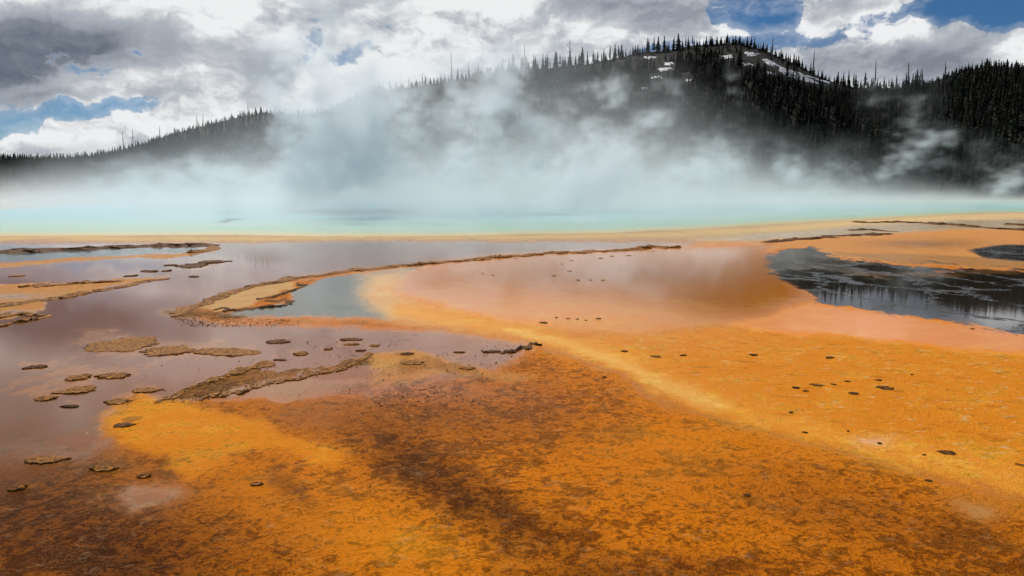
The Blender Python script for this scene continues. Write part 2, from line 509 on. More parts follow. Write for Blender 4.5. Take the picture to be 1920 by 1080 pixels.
lay(gauss(1780, 985, 130, 45), (0.33, 0.085, 0.005), 0.3, 0.8, k=0.5)
lay(gauss(1810, 940, 50, 14, 12), (0.30, 0.16, 0.05), 0.8, 0.3, k=0.8)
lay(gauss(1620, 816, 34, 10), (0.45, 0.25, 0.12), 0.9, 0.05, k=0.8)
lay(gauss(1290, 905, 130, 40), (0.74, 0.21, 0.005), 0.3, 0.55, k=0.6)
lay(gauss(190, 1060, 300, 110), (0.165, 0.044, 0.003), 0.3, 1.0, k=0.9)
lay(gauss(1930, 1060, 260, 50), RUST, 0.3, 0.9, k=0.6)
lay(gauss(1120, 1075, 160, 26), BROWN, 0.3, 0.9, k=0.6)
lay(gauss(235, 935, 70, 26), (0.17, 0.085, 0.05), 1.0, 0.2, mat=0.5, k=0.7)
lay(gauss(120, 790, 50, 50), (0.18, 0.085, 0.05), 1.0, 0.2, mat=0.5, k=0.6)

ISLETS = [
    (222, 645, 96, 1.05, .022, 'largest ochre crust islet, a flat oval plate in the brown lagoon', 'ochre', 0),
    (317, 657, 82, 0.85, .020, 'ring shaped crust islet right of the largest oval plate', 'ochre', .95),
    (420, 659, 92, 0.60, .018, 'long narrow crust islet at the right of the row of three', 'ochre', .5),
    (523, 640, 38, 0.9, .018, 'angular dark crust islet above the pair of small ones', 'dark', 0),
    (565, 663, 26, 1.2, .018, 'rounded ochre crust islet nearest the gravel bar', 'ochre', 0),
    (525, 674, 18, 0.6, .012, 'tiny dark crust islet at the gravel bar tip', 'dark', 0),
    (615, 654, 20, 0.8, .014, 'tiny ochre crust right of the rounded islet', 'ochre', 0),
    (63, 688, 28, 0.8, .018, 'dark crust islet at far left, apart from the rest', 'dark', 0),
    (148, 707, 34, 1.1, .020, 'stubby brown crust islet left of the knobbly long one', 'ochre', 0),
    (214, 705, 54, 0.75, .022, 'knobbly long brown crust islet below the largest plate', 'ochre', .2),
    (145, 732, 62, 0.75, .022, 'two-lobed ochre crust islet with a bright right tip', 'ochre', .2),
    (86, 747, 34, 0.8, .020, 'smooth oval crust islet left of the two-lobed one', 'ochre', 0),
    (133, 762, 28, 0.5, .014, 'thin dark crust islet lowest in the lagoon cluster', 'dark', 0),
    (273, 732, 44, 0.65, .016, 'brown crust islet touching the start of the gravel bar', 'ochre', .3),
    (223, 753, 40, 0.8, .018, 'broken ring crust on the orange mat edge', 'ochre', .7),
    (232, 797, 34, 0.7, .016, 'dark crust on bright orange mat below the gravel bar', 'dark', .3),
    (82, 863, 60, 0.55, .020, 'pale edged crust ring in the dark brown near water', 'ochre', .6),
    (196, 878, 42, 0.5, .018, 'narrow pale topped crust in the dark brown near water', 'ochre', .2),
    (270, 892, 26, 0.8, .016, 'small pale crust at the tongue of orange mat', 'ochre', .2),
    (34, 915, 28, 1.0, .020, 'round pale rimmed crust at the bottom left', 'ochre', .5),
    (480, 907, 20, 0.7, .012, 'grey brown crust at the head of a dark streak', 'ochre', .3),
    (243, 517, 28, 0.9, .03, 'dark crust block just above the left orange spit', 'dark', 0),
    (280, 508.5, 25, 1.0, .03, 'dark crust block left in the distant pair', 'dark', 0),
    (312, 507.5, 18, 1.0, .03, 'dark crust block right in the distant pair', 'dark', 0),
    (320, 497, 22, 1.0, .03, 'dark crust block highest above the distant pair', 'dark', 0),
    (364, 518.5, 13, 1.0, .03, 'smallest dark crust block, standing alone right of the spit point', 'dark', 0),
    (365, 497, 40, 1.3, .05, 'broad dark crust raft at the left of two joined rafts', 'dark', .4),
    (398, 491, 46, 1.0, .04, 'narrow dark crust raft at the right of two joined rafts', 'dark', .2),
    (34, 517, 20, 0.8, .02, 'faint flat crust near the left edge above the spit', 'ochre', .2),
    (660, 636, 44, 0.5, .014, 'slim dark crust blade right of the lagoon', 'dark', 0),
    (659, 645, 30, 0.6, .012, 'slim ochre crust blade under the dark blade', 'ochre', 0),
    (675, 657, 17, 0.8, .014, 'dark crust knob above the gravel bar end', 'dark', 0),
    (701, 648, 15, 1.0, .012, 'pale flecked crust knob above the gravel bar end', 'ochre', .4),
    (763, 663, 22, 0.8, .012, 'brown crust on the orange patch right of the gravel bar', 'dark', 0),
    (772, 680, 40, 0.7, .012, 'wide brown crust at the top of the speckled belt', 'ochre', .4),
    (860, 660, 20, 0.5, .010, 'thin dark crust left of the black bent rim', 'dark', 0),
    (875, 690, 28, 0.6, .010, 'flat brown crust in the middle of the orange patch', 'ochre', .3),
]
for (u, v, w, asp, hh, label, mt, rg) in ISLETS:     # each crust stands on a stained, shallower shelf
    lay(torn(np.clip(1.25 * gauss(u, v + 1, w * 0.66, w * 0.66 * asp * 0.28 + 2), 0, 1)), (0.30, 0.105, 0.014), None, 0.6, 0.1, 0, 0.6, k=0.62)
# real relief: mats swell a few millimetres over the film of water
gz = (NC(gx * 30, gy * 30) * 0.0022 + NA(gx * 14, gy * 14) * 0.004) * sst(FILM, 0.75, 0.3) * sst(gr, 31, 20) * MATT
gz = gz - 0.006
idx = np.arange(na_ * nr_).reshape(na_, nr_)
i0 = idx; i1 = np.roll(idx, -1, axis=0)
faces = np.stack([i0[:, :-1], i0[:, 1:], i1[:, 1:], i1[:, :-1]], -1).reshape(-1, 4)
gv = np.stack([gx, gy, gz], -1).reshape(-1, 3)
gv = np.concatenate([gv, [[0, 0, -0.006]]])

gm, b = new_mat('bacterial_mat')
oc = texco('Object')
col = attr('macro', 'Color'); film = attr('film'); spk = attr('speck'); flk = attr('fleck'); crk = attr('crack'); matt = attr('matt')
def nrm(n, k=6.2): return (n - 0.5) * k
nhug = nrm(noise(vadd(oc, (4, 4, 0)), 0.7, 4, 0.6, 0.5))
nbig = nrm(noise(oc, 2.2, 5, 0.6, 0.7))
nmid = nrm(noise(vadd(oc, (3, 5, 0)), 8.5, 7, 0.68, 0.9))
nfin = nrm(noise(vadd(oc, (9, 2, 0)), 27.0, 5, 0.68, 0.5))
ngr = nrm(noise(vadd(oc, (1, 7, 0)), 90.0, 3, 0.7))
darkc = cmul(col, (0.43, 0.36, 0.16))
deepc = cmul(col, (0.20, 0.17, 0.12))
lightc = cmul(col, (1.18, 1.62, 1.5))
live = clamp01(matt + 0.12)
c1 = mix(ss(nbig * 0.7 + nmid * 0.7 + nhug * 0.3 + nfin * 0.3, -0.1, 1.0) * live * 0.95, col, lightc)
# blotches of brown filament over orange, broad and fine
bl = ss(nbig * 0.55 + nmid * 0.75 + nhug * 0.35 + nfin * 0.30 + (spk - 0.5) * 1.0, 0.0, 0.75)
c1 = mix(bl * (spk * 0.85 + 0.16) * live, c1, darkc)
fine = ss(nfin * 0.8 + ngr * 0.70 + nmid * 0.45 + (spk - 0.5) * 0.9, 0.25, 0.80)
c1 = mix(fine * (spk * 0.85 + 0.06) * live, c1, deepc)
# thread-like filaments
fl = noise(vadd(oc, (31, 7, 0)), 8.0, 3, 0.6, 2.4)
fil = ss(eabs(fl - 0.5), 0.016, 0.003) * ss(nbig, -0.2, 0.5) * ss(spk, 0.35, 0.8)
c1 = mix(fil * 0.7, c1, mix(0.6, lightc, (0.55, 0.27, 0.08)))
# golden crumbs and grains, their sparkle painted in as lighter colour
gl = ss(ngr * 0.8 + nfin * 0.6, 0.55, 1.2)
c1 = mix(gl * 0.5 * live, c1, mix(0.4, lightc, (0.85, 0.40, 0.05)))
# scalloped micro-terrace edges and thin runnels
tr = ss(eabs(noise(vadd(oc, (17, 3, 0)), 1.15, 6, 0.62, 1.2) - 0.5), 0.013, 0.003) * live * ss(nmid, -0.9, 0.5)
c1 = mix(tr * 0.38 * ss(nbig, -0.3, 0.6), c1, deepc)
# pale mineral flecks, drawn out along the flow
wh = ss(nrm(noise(vmul(vadd(oc, (5, 3, 0)), (1.0, 1.5, 1.0)), 8.0, 5, 0.66, 0.4)) + nbig * 0.3, 0.55, 0.95) * flk
c1 = mix(wh * 0.8, c1, (0.74, 0.50, 0.24))
wd = ss(nrm(noise(vmul(vadd(oc, (15, 33, 0)), (0.8, 1.7, 1.0)), 4.0, 5, 0.62, 0.4)), 0.45, 0.95) * flk
c1 = mix(wd * 0.55, c1, darkc)
# polygon rims in the black pools
vd = voro(vadd(vmul(oc, (0.75, 0.42, 1)), comb(nbig * 0.16, nmid * 0.10, 0.0)), 0.9, 'DISTANCE_TO_EDGE')
rimm = ss(vd, 0.030, 0.008) * crk * ss(nhug, -0.7, 0.3)
c1 = mix(rimm * 0.7, c1, (0.11, 0.10, 0.09))
sed = ss(nmid * 0.6 + nfin * 0.4, 0.3, 1.0) * crk
c1 = mix(sed * 0.25, c1, (0.075, 0.055, 0.032))
setin(b, 'Base Color', c1)
wet = clamp01(film - rimm * 0.8 + nbig * 0.08 * (1.0 - film))
rough = 0.55 - wet * 0.51 + nfin * 0.06 * (1.0 - film)
setin(b, 'Specular IOR Level', clamp01(0.03 + wet * wet * wet * 0.25 + crk * 0.12))
setin(b, 'Roughness', mx(rough, 0.035))
b.inputs['IOR'].default_value = 1.33
rip = noise(vmul(vadd(oc, (2, 2, 0)), (1.0, 1.5, 1)), 7.0, 3, 0.5) * 0.12
hgt = (nfin * 0.34 + nmid * 0.30 + ngr * 0.20 - bl * 0.2) * ss(film, 0.80, 0.25) + rip * film * 0.14 + rimm * 0.3 + fil * 0.25 + tr * 0.2 * ss(film, 0.80, 0.25)
bump(b, hgt, 0.9, 0.02)
me = mesh_np('ground', gv, faces, gm, True)
inner = np.stack([idx[:, 0], np.roll(idx[:, 0], -1), np.full(na_, na_ * nr_)], -1)
pad = lambda a, c: np.concatenate([a.reshape(-1, c) if c > 1 else a.ravel(), np.zeros((1, c)) if c > 1 else [0.0]])
at = me.attributes.new('macro', 'FLOAT_COLOR', 'POINT')
at.data.foreach_set('color', np.concatenate([pad(COL, 3), np.ones((len(gv), 1))], 1).astype(np.float32).ravel())
for nme, arr in (('film', FILM), ('speck', SPK), ('fleck', FLK), ('crack', CRK), ('matt', MATT)):
    at = me.attributes.new(nme, 'FLOAT', 'POINT'); at.data.foreach_set('value', pad(np.clip(arr, 0, 1), 1).astype(np.float32))
ground = link('ground', me)
tag(ground, 'flat ground of orange, rust and brown bacterial mats under a film of water', 'ground', kind='structure')

# ------------------------------------------------------------------ hot spring water
shore_px = [(-900, 444.5), (-300, 443.5), (200, 442.5), (600, 441.5), (900, 440.5), (1100, 438), (1300, 431), (1500, 419), (1700, 407), (1850, 400.5), (2050, 396.5), (2400, 393)]
sp = np.array([ground_pt(*p) for p in shore_px])
tt = np.linspace(0, len(sp) - 1, 400)
near = np.stack([np.interp(tt, np.arange(len(sp)), sp[:, k]) for k in (0, 1)], 1)
near[:, 1] += NA(near[:, 0] * 6, 0 * near[:, 0]) * 0.35
FAR = 122.0
rows = 40
wv, T = [], []
for k in range(rows):
    t = (k / (rows - 1)) ** 1.7
    wv.append(np.stack([near[:, 0] * (1 + 0.25 * t), near[:, 1] * (1 - t) + np.maximum(FAR - np.abs(near[:, 0]) * 0.06, near[:, 1] + 2) * t, np.full(400, 0.0)], 1))
wv = np.array(wv)
dsh = np.minimum(np.abs(wv[:, :, 1] - near[None, :, 1]), np.abs(wv[-1:, :, 1] - wv[:, :, 1]) * 0.35 * (1.0 + 2.0 * sst(-near[None, :, 0], -10, 30)))
wi = np.arange(rows * 400).reshape(rows, 400)
wf = np.stack([wi[:-1, :-1], wi[:-1, 1:], wi[1:, 1:], wi[1:, :-1]], -1).reshape(-1, 4)
wm, b = new_mat('spring_water')
oc = texco('Object'); dist = attr('from_shore')
dd = dist + (noise(oc, 0.35, 4, 0.6) - 0.5) * 2.2
c = mix(ss(dd, 0.0, 1.6), (0.58, 0.36, 0.11), (0.46, 0.44, 0.20))
c = mix(ss(dd, 1.2, 5.0), c, (0.28, 0.46, 0.34))
c = mix(ss(dd, 5.0, 22.0), c, (0.12, 0.42, 0.46))
c = mix(ss(dd, 22.0, 60.0), c, (0.05, 0.33, 0.52))
setin(b, 'Base Color', c); b.inputs['Roughness'].default_value = 0.30; b.inputs['IOR'].default_value = 1.33
bump(b, noise(vmul(oc, (1, 0.6, 1)), 5.0, 4, 0.6), 0.6, 0.03)
me = mesh_np('water', wv.reshape(-1, 3), wf, wm, True)
at = me.attributes.new('from_shore', 'FLOAT', 'POINT'); at.data.foreach_set('value', dsh.astype(np.float32).ravel())
tag(link('water', me), 'turquoise hot spring pool with a yellow edge, steaming', 'hot spring', kind='structure')

# ------------------------------------------------------------------ hills
RIDGE = np.array([(-900, 300), (0, 298), (120, 298), (190, 292), (250, 277), (300, 262), (330, 252), (400, 232), (460, 217), (500, 212), (560, 217), (610, 208), (640, 196), (690, 172), (830, 159), (940, 136),
                  (1000, 133), (1100, 120), (1200, 100), (1300, 85), (1380, 80), (1440, 95), (1500, 122), (1550, 149), (1600, 163), (1650, 166), (1700, 164), (1750, 156),
                  (1800, 138), (1850, 124), (1920, 127), (2100, 112), (2600, 150), (3600, 250)], float)
RD = np.array([(-900, 950), (150, 900), (330, 760), (490, 690), (690, 600), (940, 530), (1380, 480), (1600, 475), (1850, 425), (2600, 400), (3600, 400)], float)
R0 = 175.0
SR = Noise2(beta=1.5, seed=21)


def ridge_at(a):
    """azimuth (rad) -> horizontal distance and height of the crest"""
    u = 960 + F * np.tan(np.clip(a, -1.25, 1.25)) / math.cos(PITCH) * 1.0
    # the column on the picture of a far point depends a little on its height
    for _ in range(3):
        v = np.interp(u, RIDGE[:, 0], RIDGE[:, 1])
        bb = (540 - v) / F
        u = 960 + F * np.tan(np.clip(a, -1.25, 1.25)) * (math.cos(PITCH) + bb * math.sin(PITCH))
    v = np.interp(u, RIDGE[:, 0], RIDGE[:, 1]) + SR(u * 0.35, u * 0) * 1.3
    bb = (540 - v) / F
    Y = np.interp(u, RD[:, 0], RD[:, 1])
    yy = math.cos(PITCH) + bb * math.sin(PITCH); zz = -math.sin(PITCH) + bb * math.cos(PITCH)
    xx = (u - 960) / F
    tt_ = Y / np.hypot(xx, yy)
    return Y, CAM_H + zz * tt_, u


def hill_h(a, r):
    D, H, u = ridge_at(a)
    t = (r - R0) / (D - R0)
    x, y = r * np.sin(a), r * np.cos(a)
    up = np.clip(t, 0, 1) ** 1.15 * H
    n_ = SR(x * 0.55, y * 0.55) * H * 0.045 * np.clip(t, 0, 1) * np.clip(1.02 - t, 0, 1) * 3
    back = np.where(t > 1, -(t - 1) * H * 1.1, 0)
    return np.maximum(up + n_ + back, -1.0)


ha = np.radians(np.concatenate([np.linspace(-70, -40, 40)[:-1], np.linspace(-40, 40, 640), np.linspace(40, 70, 40)[1:]]))
ht = np.concatenate([np.linspace(0, 1, 90), np.linspace(1.02, 1.6, 14)])
hA, hT = np.meshgrid(ha, ht, indexing='ij')
hD, _, _ = ridge_at(hA)
hR = R0 + hT * (hD - R0)
hZ = hill_h(hA, hR)
hZ[:, 0] = -0.5
hv = np.stack([hR * np.sin(hA), hR * np.cos(hA), hZ], -1).reshape(-1, 3)
hi = np.arange(hA.size).reshape(hA.shape)
hf = np.stack([hi[:-1, :-1], hi[1:, :-1], hi[1:, 1:], hi[:-1, 1:]], -1).reshape(-1, 4)
hm, b = new_mat('forest_floor')
oc = texco('Object')
setin(b, 'Base Color', mix(noise(oc, 0.05, 6, 0.65), (0.005, 0.0045, 0.003), (0.012, 0.010, 0.007)))
b.inputs['Roughness'].default_value = 0.95; b.inputs['Specular IOR Level'].default_value = 0.1
tag(link('hill', mesh_np('hill', hv, hf, hm, True)), 'dark forested hill with a long skyline behind the spring', 'hill', kind='structure')

# ------------------------------------------------------------------ conifers
needles, b = new_mat('conifer_needles')
oi = E(E.nt.nodes.new('ShaderNodeObjectInfo').outputs['Random'])
gpos = E(E.nt.nodes.new('ShaderNodeNewGeometry').outputs['Position'])
setin(b, 'Base Color', mix(noise(gpos, 0.35, 3, 0.6), (0.006, 0.009, 0.005), (0.017, 0.022, 0.011)))
b.inputs['Roughness'].default_value = 0.9; b.inputs['Specular IOR Level'].default_value = 0.1
bark, b = new_mat('conifer_bark')
setin(b, 'Base Color', mix(noise(texco('Object'), 2.0, 4), (0.05, 0.038, 0.028), (0.10, 0.08, 0.06)))
b.inputs['Roughness'].default_value = 0.95
deadwood, b = new_mat('dead_wood')
setin(b, 'Base Color', mix(noise(texco('Object'), 1.5, 4), (0.07, 0.06, 0.05), (0.16, 0.14, 0.12)))
b.inputs['Roughness'].default_value = 0.95


def crown_geo(h, r, tiers, per, seed, base=0.12, lean=0.0):
    """drooping needle sprays set round the stem; returns verts, tri faces"""
    g = np.random.default_rng(seed); v, f = [], []
    for i in range(tiers):
        t = base + (1 - base) * (i / tiers) ** 0.95
        z = h * t
        rr = r * (1 - t) ** 0.85 * g.uniform(0.7, 1.15) + 0.10 * r * (1 - t * 0.6)
        for k in range(per):
            if g.random() < 0.13: continue
            a = 2 * math.pi * (k + g.uniform(-0.3, 0.3)) / per + i * 1.1
            L = rr * g.uniform(0.65, 1.2); w = L * g.uniform(0.42, 0.62); dz = h / tiers
            ca, sa = math.cos(a), math.sin(a)
            n = len(v)
            zt = z + dz * g.uniform(0.7, 1.3); ze = z - L * g.uniform(0.05, 0.35)
            lx = lean * z
            v += [(lx + ca * 0.05, sa * 0.05, zt), (lx + ca * L * 0.55 - sa * w, sa * L * 0.55 + ca * w, ze + dz * 0.25), (lx + ca * L, sa * L, ze), (lx + ca * L * 0.55 + sa * w, sa * L * 0.55 - ca * w, ze + dz * 0.2)]
            f += [(n, n + 1, n + 2), (n, n + 2, n + 3)]
    n = len(v); lx = lean * h
    v += [(lx, 0, h * 1.02), (lx + 0.14 * r, 0.0, h * 0.88), (lx - 0.09 * r, 0.11 * r, h * 0.88), (lx - 0.09 * r, -0.11 * r, h * 0.88)]
    f += [(n, n + 1, n + 2), (n, n + 2, n + 3), (n, n + 3, n + 1)]
    return np.array(v, np.float32), np.array(f, np.int32)


def tube(pts, rads, seg=6):
    """tapered tube along points; closed ends"""
    pts = np.asarray(pts, float); v, f = [], []
    for i, (p, r) in enumerate(zip(pts, rads)):
        d_ = pts[min(i + 1, len(pts) - 1)] - pts[max(i - 1, 0)]; d_ /= np.linalg.norm(d_) + 1e-9
        a = np.cross(d_, (0.3, 0.9, 0.2)); a /= np.linalg.norm(a); c_ = np.cross(d_, a)
        for k in range(seg):
            th = 2 * math.pi * k / seg
            v.append(p + (a * math.cos(th) + c_ * math.sin(th)) * r)
    for i in range(len(pts) - 1):
        for k in range(seg):
            q = (i * seg + k, i * seg + (k + 1) % seg, (i + 1) * seg + (k + 1) % seg, (i + 1) * seg + k)
            f += [(q[0], q[1], q[2]), (q[0], q[2], q[3])]
    n = len(v); v.append(pts[-1]); e = (len(pts) - 1) * seg
    for k in range(seg): f.append((e + k, e + (k + 1) % seg, n))
    return np.array(v, np.float32), np.array(f, np.int32)


PROTO = []
for i in range(8):
    h = 10.0; r = [1.5, 1.9, 1.25, 2.2, 1.0, 1.7, 1.4, 2.0][i]
    cv, cf = crown_geo(h, r, 13, 7, 100 + i, base=[.08, .12, .2, .06, .25, .1, .16, .08][i], lean=random.uniform(-.02, .02))
    tv, tf = tube([(0, 0, -0.8), (0, 0, 3), (0, 0, 9.0)], [0.20, 0.15, 0.04])
    PROTO.append((mesh_np('crown', cv, cf, needles), mesh_np('trunk', tv, tf, bark)))


def px_to_ridge(u, t=0.985):
    """point on the hill below picture column u, a fraction t of the way to the crest"""
    v = float(np.interp(u, RIDGE[:, 0], RIDGE[:, 1])); bb = (540 - v) / F
    a = math.atan2((u - 960) / F, math.cos(PITCH) + bb * math.sin(PITCH))
    D, H, _ = ridge_at(np.array([a])); r = R0 + t * (D[0] - R0)
    return r * math.sin(a), r * math.cos(a), float(hill_h(np.array([a]), np.array([r]))[0]), r


# skyline stretches: column from, to, count, tree height in px (low, high), label, group
STRETCH = [
    (195, 330, 16, 8, 15, 'sparse small conifer on the faint low end of the left skyline', 'conifers on the low left end of the skyline'),
    (330, 470, 30, 8, 15, 'small dark conifer on the sloping left shoulder skyline', 'conifers on the left shoulder skyline'),
    (470, 600, 26, 9, 18, 'small dark conifer on the rounded left knoll beside the tall steam', 'conifers on the rounded left knoll'),
    (600, 690, 12, 9, 16, 'small conifer almost lost in the tall steam between knoll and main ridge', 'conifers almost lost in the tall steam'),
    (690, 930, 34, 14, 30, 'hazy conifer on the ridge stretch dimmed by the tall steam', 'conifers on the ridge dimmed by steam'),
    (930, 1130, 36, 20, 40, 'spiky dark conifer on the long ridge climbing towards the summit', 'conifers on the climbing ridge'),
    (1130, 1300, 32, 18, 38, 'spaced tall conifer on the ridge just left of the summit', 'conifers just left of the summit'),
    (1300, 1450, 38, 14, 24, 'dark conifer crowded on the rounded summit of the main hill', 'conifers crowding the summit'),
    (1450, 1560, 22, 13, 24, 'dark conifer on the steep skyline above the long snow bank', 'conifers above the long snow bank'),
    (1560, 1730, 36, 16, 34, 'pointed conifer in the skyline saddle between the two hills', 'conifers in the saddle between the hills'),
    (1730, 1935, 36, 9, 17, 'low dark conifer on the rounded black hill at far right', 'conifers on the far right hill'),
]


def add_tree(u, hpx, label, group, t):
    x, y, z, r = px_to_ridge(u, t)
    h = hpx / F * r * 1.0
    e = bpy.data.objects.new('conifer', None); C.objects.link(e)
    e.empty_display_size = 1; e.location = (x, y, z - 0.3)
    s = h / 10.0; sw = s * random.uniform(0.95, 1.5) * (1.15 if hpx < 16 else 1.0)
    e.scale = (sw, sw, s); e.rotation_euler = (0, 0, random.uniform(0, 6.28))
    tag(e, label, 'conifer tree', group)
    cm, tm = random.choice(PROTO)
    for nm, mm in (('crown', cm), ('trunk', tm)):
        o = bpy.data.objects.new(nm, mm); C.objects.link(o); o.parent = e


for (u0, u1, n, h0, h1, label, group) in STRETCH:
    step = (u1 - u0) / n
    for i in range(n):
        u = u0 + (i + 0.5 + random.uniform(-0.5, 0.5)) * step
        hp = (h0 + (h1 - h0) * random.random() ** 1.6) * 0.80
        add_tree(u, hp, label, group, random.choice([0.999, 0.992, 0.985, 0.975]))


# dead snags standing above the skyline: column, top row, bottom row, label
SNAGS = [
    (848, 97, 152, 'tall thin bare snag on the steam dimmed ridge, leftmost on the main hill'),
    (878, 118, 150, 'short bare snag beside the taller one on the steam dimmed ridge'),
    (985, 84, 132, 'thin bare snag among conifers early on the climbing ridge'),
    (1068, 77, 122, 'tall thick bare snag midway along the climbing ridge'),
    (1524, 104, 142, 'lone bare snag above the long snow bank'),
    (1640, 114, 160, 'tallest bare snag in the saddle between the two hills'),
    (1703, 118, 158, 'slim bare snag on the right side of the saddle'),
    (1722, 128, 156, 'leaning bare snag at the foot of the far right hill'),
    (1772, 119, 144, 'bare snag on the lower slope skyline of the far right hill'),
    (1448, 72, 100, 'bare snag just right of the summit'),
    (370, 210, 232, 'left one of two bare snags on the left shoulder'),
    (381, 208, 229, 'right one of two bare snags on the left shoulder'),
    (466, 192, 214, 'short bare snag at the top of the left knoll'),
    (250, 240, 270, 'thin bare snag on the faint low end of the left skyline'),
    (232, 248, 277, 'short bare snag farthest left on the skyline'),
    (300, 238, 258, 'bare snag near the bottom of the left shoulder'),
]
for k, (u, v0, v1, label) in enumerate(SNAGS):
    x, y, z, r = px_to_ridge(u, 0.995)
    h = (v1 - v0) / F * r
    ln = random.uniform(-0.05, 0.05) if 'leaning' not in label else 0.16
    e = bpy.data.objects.new('dead_tree', None); C.objects.link(e); e.location = (x, y, z - 0.5)
    tag(e, label, 'dead tree', 'bare snags on the skyline')
    wv_, wf_ = tube([(0, 0, 0), (ln * h * .4, 0, h * .5), (ln * h, 0.02 * h, h + 0.5)], [0.42, 0.30, 0.10])
    link('trunk', mesh_np('trunk', wv_, wf_, deadwood), e)
    bv, bf = [], []
    for j in range(9):
        zz = h * random.uniform(0.35, 0.93); aa = random.uniform(0, 6.28); L = (h * 1.05 - zz) * 0.22 + 0.3
        q, w_ = tube([(ln * zz * .9, 0, zz), (ln * zz * .9 + math.cos(aa) * L, math.sin(aa) * L, zz - 0.1 * L)], [0.09, 0.03], 4)
        bf.append(w_ + sum(len(s_) for s_ in bv)); bv.append(q)
    link('branches', mesh_np('branches', np.concatenate(bv), np.concatenate(bf), deadwood), e)

SNOWS = [
    ([(1462, 120), (1500, 135), (1530, 147), (1556, 158), (1548, 163), (1515, 157), (1480, 145), (1460, 131)], 'long bright snow bank slanting below the skyline right of the summit'),
    ([(1430, 110), (1452, 116), (1462, 124), (1450, 126), (1434, 119)], 'snow patch just up the slope from the long snow bank'),
    ([(1395, 97), (1415, 98), (1425, 104), (1408, 108), (1398, 104)], 'rounded snow patch close under the summit'),
    ([(1352, 105), (1372, 103), (1378, 108), (1360, 111)], 'small snow patch below the summit, left of the rounded patch'),
    ([(1238, 92), (1262, 89), (1266, 94), (1240, 98)], 'flat snow strip on the ridge left of the summit'),
    ([(1207, 107), (1228, 105), (1230, 110), (1212, 113)], 'snow patch under the ridge strip, left of the summit'),
    ([(1232, 128), (1258, 125), (1262, 132), (1240, 136)], 'snow patch midway down the slope, left of the summit'),
    ([(1222, 144), (1240, 143), (1244, 147), (1226, 149)], 'lowest snow patch on the slope left of the summit'),
    ([(1246, 118), (1262, 117), (1262, 121), (1248, 122)], 'tiny snow patch between two larger patches left of the summit'),
    ([(1392, 118), (1412, 120), (1410, 124), (1394, 122)], 'thin snow streak beneath the rounded patch'),
    ([(1200, 166), (1216, 164), (1218, 168), (1204, 170)], 'faint snow scrap in the thin steam low on the slope'),
    ([(1440, 134), (1458, 139), (1452, 142), (1440, 139)], 'thin snow streak under the upper end of the long bank'),
    ([(1655, 158), (1668, 156), (1668, 162), (1658, 163)], 'snow scrap among the conifers of the saddle'),
    ([(1280, 150), (1296, 149), (1294, 153), (1282, 154)], 'isolated snow scrap on the dark slope below the summit'),
]
# the mass of forest on the slopes
lowv, lowf = [], []
for i in range(5):
    cv, cf = crown_geo(10, [1.7, 2.1, 1.4, 2.4, 1.9][i], 7, 5, 300 + i, base=0.08)
    lowv.append(cv); lowf.append(cf)
fv, ff, tot = [], [], 0
NT = 11000
ra = RNG.uniform(-40, 40, NT * 2); rt = RNG.uniform(0.02, 1.0, NT * 2) ** 0.8
ra = np.radians(ra)
cl = SR(np.degrees(ra) * 9, rt * 90)
D_, H_, u_ = ridge_at(ra)
r_ = R0 + rt * (D_ - R0)
keep = np.where(cl > -2.2)[0][:NT]
z_ = hill_h(ra, r_)
tu, tv = to_px(r_ * np.sin(ra), r_ * np.cos(ra), z_)
clear = np.zeros(ra.shape, bool)
for pts, _ in SNOWS:                                # no trees stand on or just below a snow patch
    P = np.array(pts, float)
    for q in np.concatenate([P, [P.mean(0)], (P + np.roll(P, 1, 0)) / 2]):
        clear |= (np.abs(tu - q[0]) < 5) & (tv > q[1] - 2) & (tv < q[1] + 17)
keep = keep[~clear[keep]]
for j in keep:
    k = RNG.integers(5); h = RNG.uniform(5, 10) * (0.36 if rt[j] > 0.93 else 0.5 if rt[j] > 0.85 else 0.8); s = h / 10
    a_ = RNG.uniform(0, 6.28); c_, s_ = math.cos(a_), math.sin(a_)
    v = lowv[k]; w = s * RNG.uniform(0.9, 1.3)
    vv = np.stack([(v[:, 0] * c_ - v[:, 1] * s_) * w + r_[j] * math.sin(ra[j]), (v[:, 0] * s_ + v[:, 1] * c_) * w + r_[j] * math.cos(ra[j]), v[:, 2] * s + z_[j] - 0.3], 1)
    fv.append(vv); ff.append(lowf[k] + tot); tot += len(vv)
tag(link('forest', mesh_np('forest', np.concatenate(fv), np.concatenate(ff), needles)), 'dense dark conifer forest covering the hill slopes', 'forest', kind='stuff')

# ------------------------------------------------------------------ snow patches
snow, b = new_mat('old_snow')
setin(b, 'Base Color', mix(noise(texco('Object'), 0.8, 5, 0.6), (0.20, 0.21, 0.23), (0.50, 0.51, 0.54)))
b.inputs['Roughness'].default_value = 0.7


def hill_hit(u, v):
    """where the sight line through a picture point meets the slope"""
    aa = (u - 960) / F; bb = (540 - v) / F
    d_ = np.array([aa, math.cos(PITCH) + bb * math.sin(PITCH), -math.sin(PITCH) + bb * math.cos(PITCH)])
    hl = math.hypot(d_[0], d_[1]); az_ = math.atan2(d_[0], d_[1])
    rr = np.linspace(R0 + 5, 900, 3000)
    zz = CAM_H + d_[2] / hl * rr
    g = hill_h(np.full(rr.shape, az_), rr)
    k = np.where(g > zz)[0]
    return (rr[k[0]], az_) if len(k) else None


